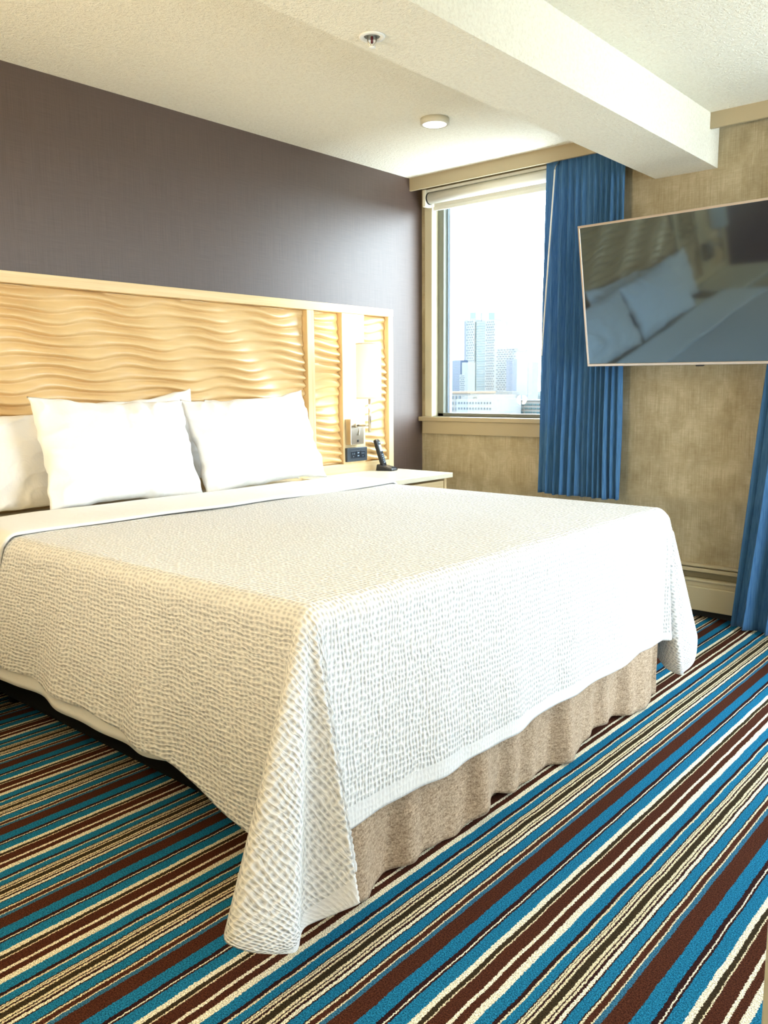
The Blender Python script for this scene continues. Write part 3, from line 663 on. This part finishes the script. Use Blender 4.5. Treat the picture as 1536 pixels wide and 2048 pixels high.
tb('sensor_tab', BLACKP, (TW / 2 - .018, TW / 2 + .018, -.004, .010, -.007, 0.0), .001)
tb('mount_plate', BLACKP, (TW / 2 - .2, TW / 2 + .2, -.065, -.045, .25, .55), .002)
inv = tv.matrix_world.inverted()
pA = tv.matrix_world @ Vector((TW / 2, -.065 * fs, .40))
bm = bmesh.new(); tube(bm, [inv @ pA, inv @ Vector((pA.x - .06, -.12, pA.z)), inv @ Vector((pA.x, -.03, pA.z))], .02, 12); obj('wall_arm', bm, BLACKP, tv, True)
bm = bmesh.new(); bx(bm, pA.x - .12, pA.x + .12, -.03, -.001, pA.z - .12, pA.z + .12, inv); obj('wall_plate', bm, BLACKP, tv)

# ------------------------------------------------------------ ceiling fittings
dl = tag(empty('ceiling_light', (.803, -.918, H)), 'small round white disc light on the ceiling near the bedside window', 'ceiling light')
bm = bmesh.new(); lathe(bm, [(.0685, 0), (.0685, -.024), (.064, -.027), (.058, -.027), (.058, -.020), (.0001, -.020)], (0, 0, 0), 'z', 48); obj('ring', bm, CREAMR, dl, True)
bm = bmesh.new(); lathe(bm, [(.0575, -.0205), (.056, -.026), (.04, -.0275), (.0001, -.028)], (0, 0, 0), 'z', 48); obj('diffuser', bm, DISCM, dl, True)
spk = tag(empty('fire_sprinkler', (1.586, -2.247, 2.215)), 'white recessed sprinkler head under the ceiling beam', 'sprinkler')
bm = bmesh.new(); lathe(bm, [(.024, -.001), (.029, -.007), (.034, -.005), (.037, -.006), (.040, -.001)], (0, 0, 0), 'z', 48); obj('escutcheon', bm, WHITEM, spk, True)
bm = bmesh.new(); lathe(bm, [(.024, -.0015), (.0001, -.0012)], (0, 0, 0), 'z', 40); obj('recess', bm, GREYW, spk, True)
bm = bmesh.new(); tube(bm, [(0, 0, -.001), (0, 0, -.020)], .004, 12); obj('glass_bulb', bm, mat('dark_red_bulb', (.10, .01, .015), .2), spk, True)
bm = bmesh.new()
for s_ in (-1, 1): tube(bm, [(s_ * .009, s_ * .009, -.001), (s_ * .009, s_ * .009, -.015), (s_ * .004, s_ * .004, -.026), (0, 0, -.03)], .0022, 8)
obj('yoke_arms', bm, CHROME, spk, True)
bm = bmesh.new(); lathe(bm, [(.0001, -.029), (.010, -.030), (.010, -.032), (.003, -.034), (.0001, -.034)], (0, 0, 0), 'z', 24); obj('deflector', bm, WHITEM, spk, True)

# ------------------------------------------------------------ desk whose leg just enters the picture at the lower right
dk = tag(empty('writing_desk', (3.35, -2.5, 0)), 'pale desk whose front leg shows at the lower right edge', 'desk')
LEGM = mat('pale_desk_leg', (0.62, 0.60, 0.50), .4)
for x_, y_ in ((3.052, -3.10), (3.052, -1.85), (3.62, -3.10), (3.62, -1.85)):
    box('leg', LEGM, at(dk, (x_, x_ + .03, y_ - .015, y_ + .015, 0, .71)), dk, .003)
box('desk_top', WOODY, at(dk, (3.06, 3.68, -3.13, -1.82, .71, .74)), dk, .003)

# ------------------------------------------------------------ the city outside
CW = mat('city_white_wall', (.070,.080,.084), .8); CG = mat('city_teal_glass', (.015,.038,.046), .3); CBL = mat('city_blue_glass', (.006,.018,.040), .3)
CP = mat('city_window_dark', (.006,.018,.028), .5); CO = mat('city_orange_roof', (.075,.055,.036), .8); CGR = mat('city_grey', (.042,.048,.050), .8)
CC = mat('city_concrete', (.062,.064,.062), .8); CRB = mat('city_red_brown', (.050,.036,.034), .8)
GZ = -34.0
def building(name, label, parts, cols):
    """parts: (partname, material, x0,x1,y0,y1,z0,z1); cols: window grids (x0,x1,z0,z1,y,nx,nz,w,h,stagger,material)"""
    cx = sum((p[2] + p[3]) / 2 for p in parts) / len(parts); cy = parts[0][4]
    t = tag(empty(name, (cx, cy, GZ)), label, 'building', 'city buildings outside the window')
    for p in parts: box(p[0], p[1], at(t, p[2:]), t)
    for (x0, x1, z0, z1, y, nx, nz, wf_, hf, stg, m) in cols:
        bm = bmesh.new(); px, pz = (x1 - x0) / nx, (z1 - z0) / nz
        for i in range(nx):
            for j in range(nz):
                xo = x0 + (i + .5 + (stg * .5 if j % 2 else 0)) * px; zo = z0 + (j + .5) * pz
                if xo + px * wf_ / 2 > x1: continue
                bx(bm, *at(t, (xo - px * wf_ / 2, xo + px * wf_ / 2, y - .25, y, zo - pz * hf / 2, zo + pz * hf / 2)))
        tag(obj('window_rows', bm, m, t), kind='stuff')
    return t
building('tower', 'tallest white tower with twin turrets and a glass centre in the window view',
    [('left_slab', CW, -640.5, -623.9, 900, 930, GZ, 88.1), ('glass_core', CG, -623.9, -607.6, 902, 930, GZ, 84.9), ('right_slab', CW, -607.6, -592.6, 900, 930, GZ, 86.3),
     ('turret', CG, -634.8, -626, 905, 920, 88.1, 97.5), ('turret', CG, -606.0, -597.0, 905, 920, 86.3, 95.5), ('antenna', CP, -617.3, -616.7, 905, 905.6, 84.9, 104), ('blue_edge', CBL, -640.6, -637.8, 899.8, 900, GZ, 86)],
    [(-637.5, -624.3, -12, 87, 900, 4, 30, .5, .5, 1, CP), (-607.2, -593.0, -12, 85, 900, 5, 30, .5, .5, 1, CP), (-623.4, -608, -12, 84, 902, 2, 30, .98, .12, 0, CP)])
building('apartment_building', 'white chequered tower right of the tallest tower',
    [('wall', CW, -558.6, -529.4, 850, 875, GZ, 47.3)], [(-558.2, -530, -10, 46.5, 850, 7, 22, .62, .42, 1, CP)])
building('office_building', 'slate blue glass block in front of the chequered tower',
    [('wall', CBL, -447.1, -435.1, 700, 720, GZ, 28.1)], [(-446.8, -435.4, -5, 27.5, 700, 6, 16, .9, .12, 0, CG)])
building('office_building', 'white block with horizontal window bands, rightmost of the towers',
    [('wall', CW, -465.0, -452.4, 750, 770, GZ, 26.9)], [(-464.6, -453.4, -12, 26, 750, 1, 17, .98, .42, 0, CP)])
building('office_building', 'bright blue glass block left of the tallest tower',
    [('wall', CBL, -586.7, -574.2, 800, 815, GZ, 33.1)], [(-586.4, -574.5, -5, 32.5, 800, 6, 18, .88, .16, 0, CG)])
building('apartment_building', 'narrow pale block at the far left of the skyline',
    [('wall', CG, -629.7, -625.5, 850, 860, GZ, 28.2)], [(-629.4, -625.8, -10, 27, 850, 2, 18, .5, .5, 0, CP)])
building('apartment_building', 'pale stepped block between the blue block and the tallest tower',
    [('wall', CW, -561, -553.5, 780, 800, GZ, 16), ('upper_step', CW, -558.5, -553.5, 781, 800, 16, 29.5)], [(-560.8, -553.8, -10, 15.5, 780, 4, 12, .6, .4, 1, CP)])
building('low_building', 'low cream building with an orange roof edge at the left',
    [('wall', CC, -225.3, -209.9, 300, 320, GZ, -1.4), ('roof', CO, -225.6, -209.6, 299.6, 320, -1.4, -.5)], [(-224.5, -210.5, -12, -1.8, 300, 7, 4, .45, .5, 0, CP)])
building('low_building', 'low white building in front of the tallest tower',
    [('wall', CW, -188.2, -169.0, 260, 276, GZ, -3.2), ('roof_block', CW, -180, -171, 262, 275, -3.2, -1.7), ('pipe_rack', CC, -187, -182, 262, 266, -3.2, -2.2)], [(-187.8, -172, -12, -3.6, 260, 12, 4, .4, .35, 0, CP)])
building('low_building', 'low grey box building below the slate blue block',
    [('wall', CGR, -224.3, -215.5, 340, 350, GZ, -.8)], [(-223.9, -215.8, -12, -1.5, 340, 4, 5, .8, .2, 0, CP)])
building('low_building', 'low pale building with teal windows at the right',
    [('wall', CC, -181.5, -158, 280, 300, GZ, -4.2), ('column', CRB, -177.5, -175.7, 279.7, 280, GZ, -4.1), ('roof', CGR, -181.8, -157.7, 279.6, 300, -4.2, -3.8)], [(-175.2, -161, -14, -4.8, 280, 8, 6, .8, .45, 0, CG)])
# wooded slope and ground far below
def blob(c, r, m, seed, name, label):
    bm = bmesh.new(); bmesh.ops.create_icosphere(bm, subdivisions=3, radius=1.0); rr = random.Random(seed)
    ph_ = [rr.random() * 6 for _ in range(6)]
    for v_ in bm.verts:
        k_ = 1 + .16 * math.sin(5 * v_.co.x + ph_[0]) * math.sin(4 * v_.co.y + ph_[1]) + .14 * math.sin(9 * v_.co.z + ph_[2] + 6 * v_.co.x)
        v_.co = Vector((v_.co.x * r[0] * k_, v_.co.y * r[1] * k_, v_.co.z * r[2] * k_))
    o = obj(name, bm, m, None, True); o.location = c; return o
TREE = mat('hazy_green_blue_trees', (.030,.046,.050), .9)
for i, (x_, y_, z_, w_) in enumerate(((-575, 1010, -30, 30), (-512, 985, -28, 28), (-452, 960, -30, 26), (-720, 1060, -28, 30))):
    tr = blob((x_, y_, z_), (w_, w_ * .7, 26 + 4 * (i % 2)), TREE, i, 'wooded_hill', '')
    tag(tr, ['hazy wooded rise right of the towers', 'hazy wooded rise at the right end of the skyline', 'hazy wooded rise nearest the curtain', 'hazy wooded rise behind the left blocks'][i], 'hill')
g = box('city_ground', CGR, (-2600, 1200, 30, 3500, GZ - 1, GZ)); tag(g, kind='structure')
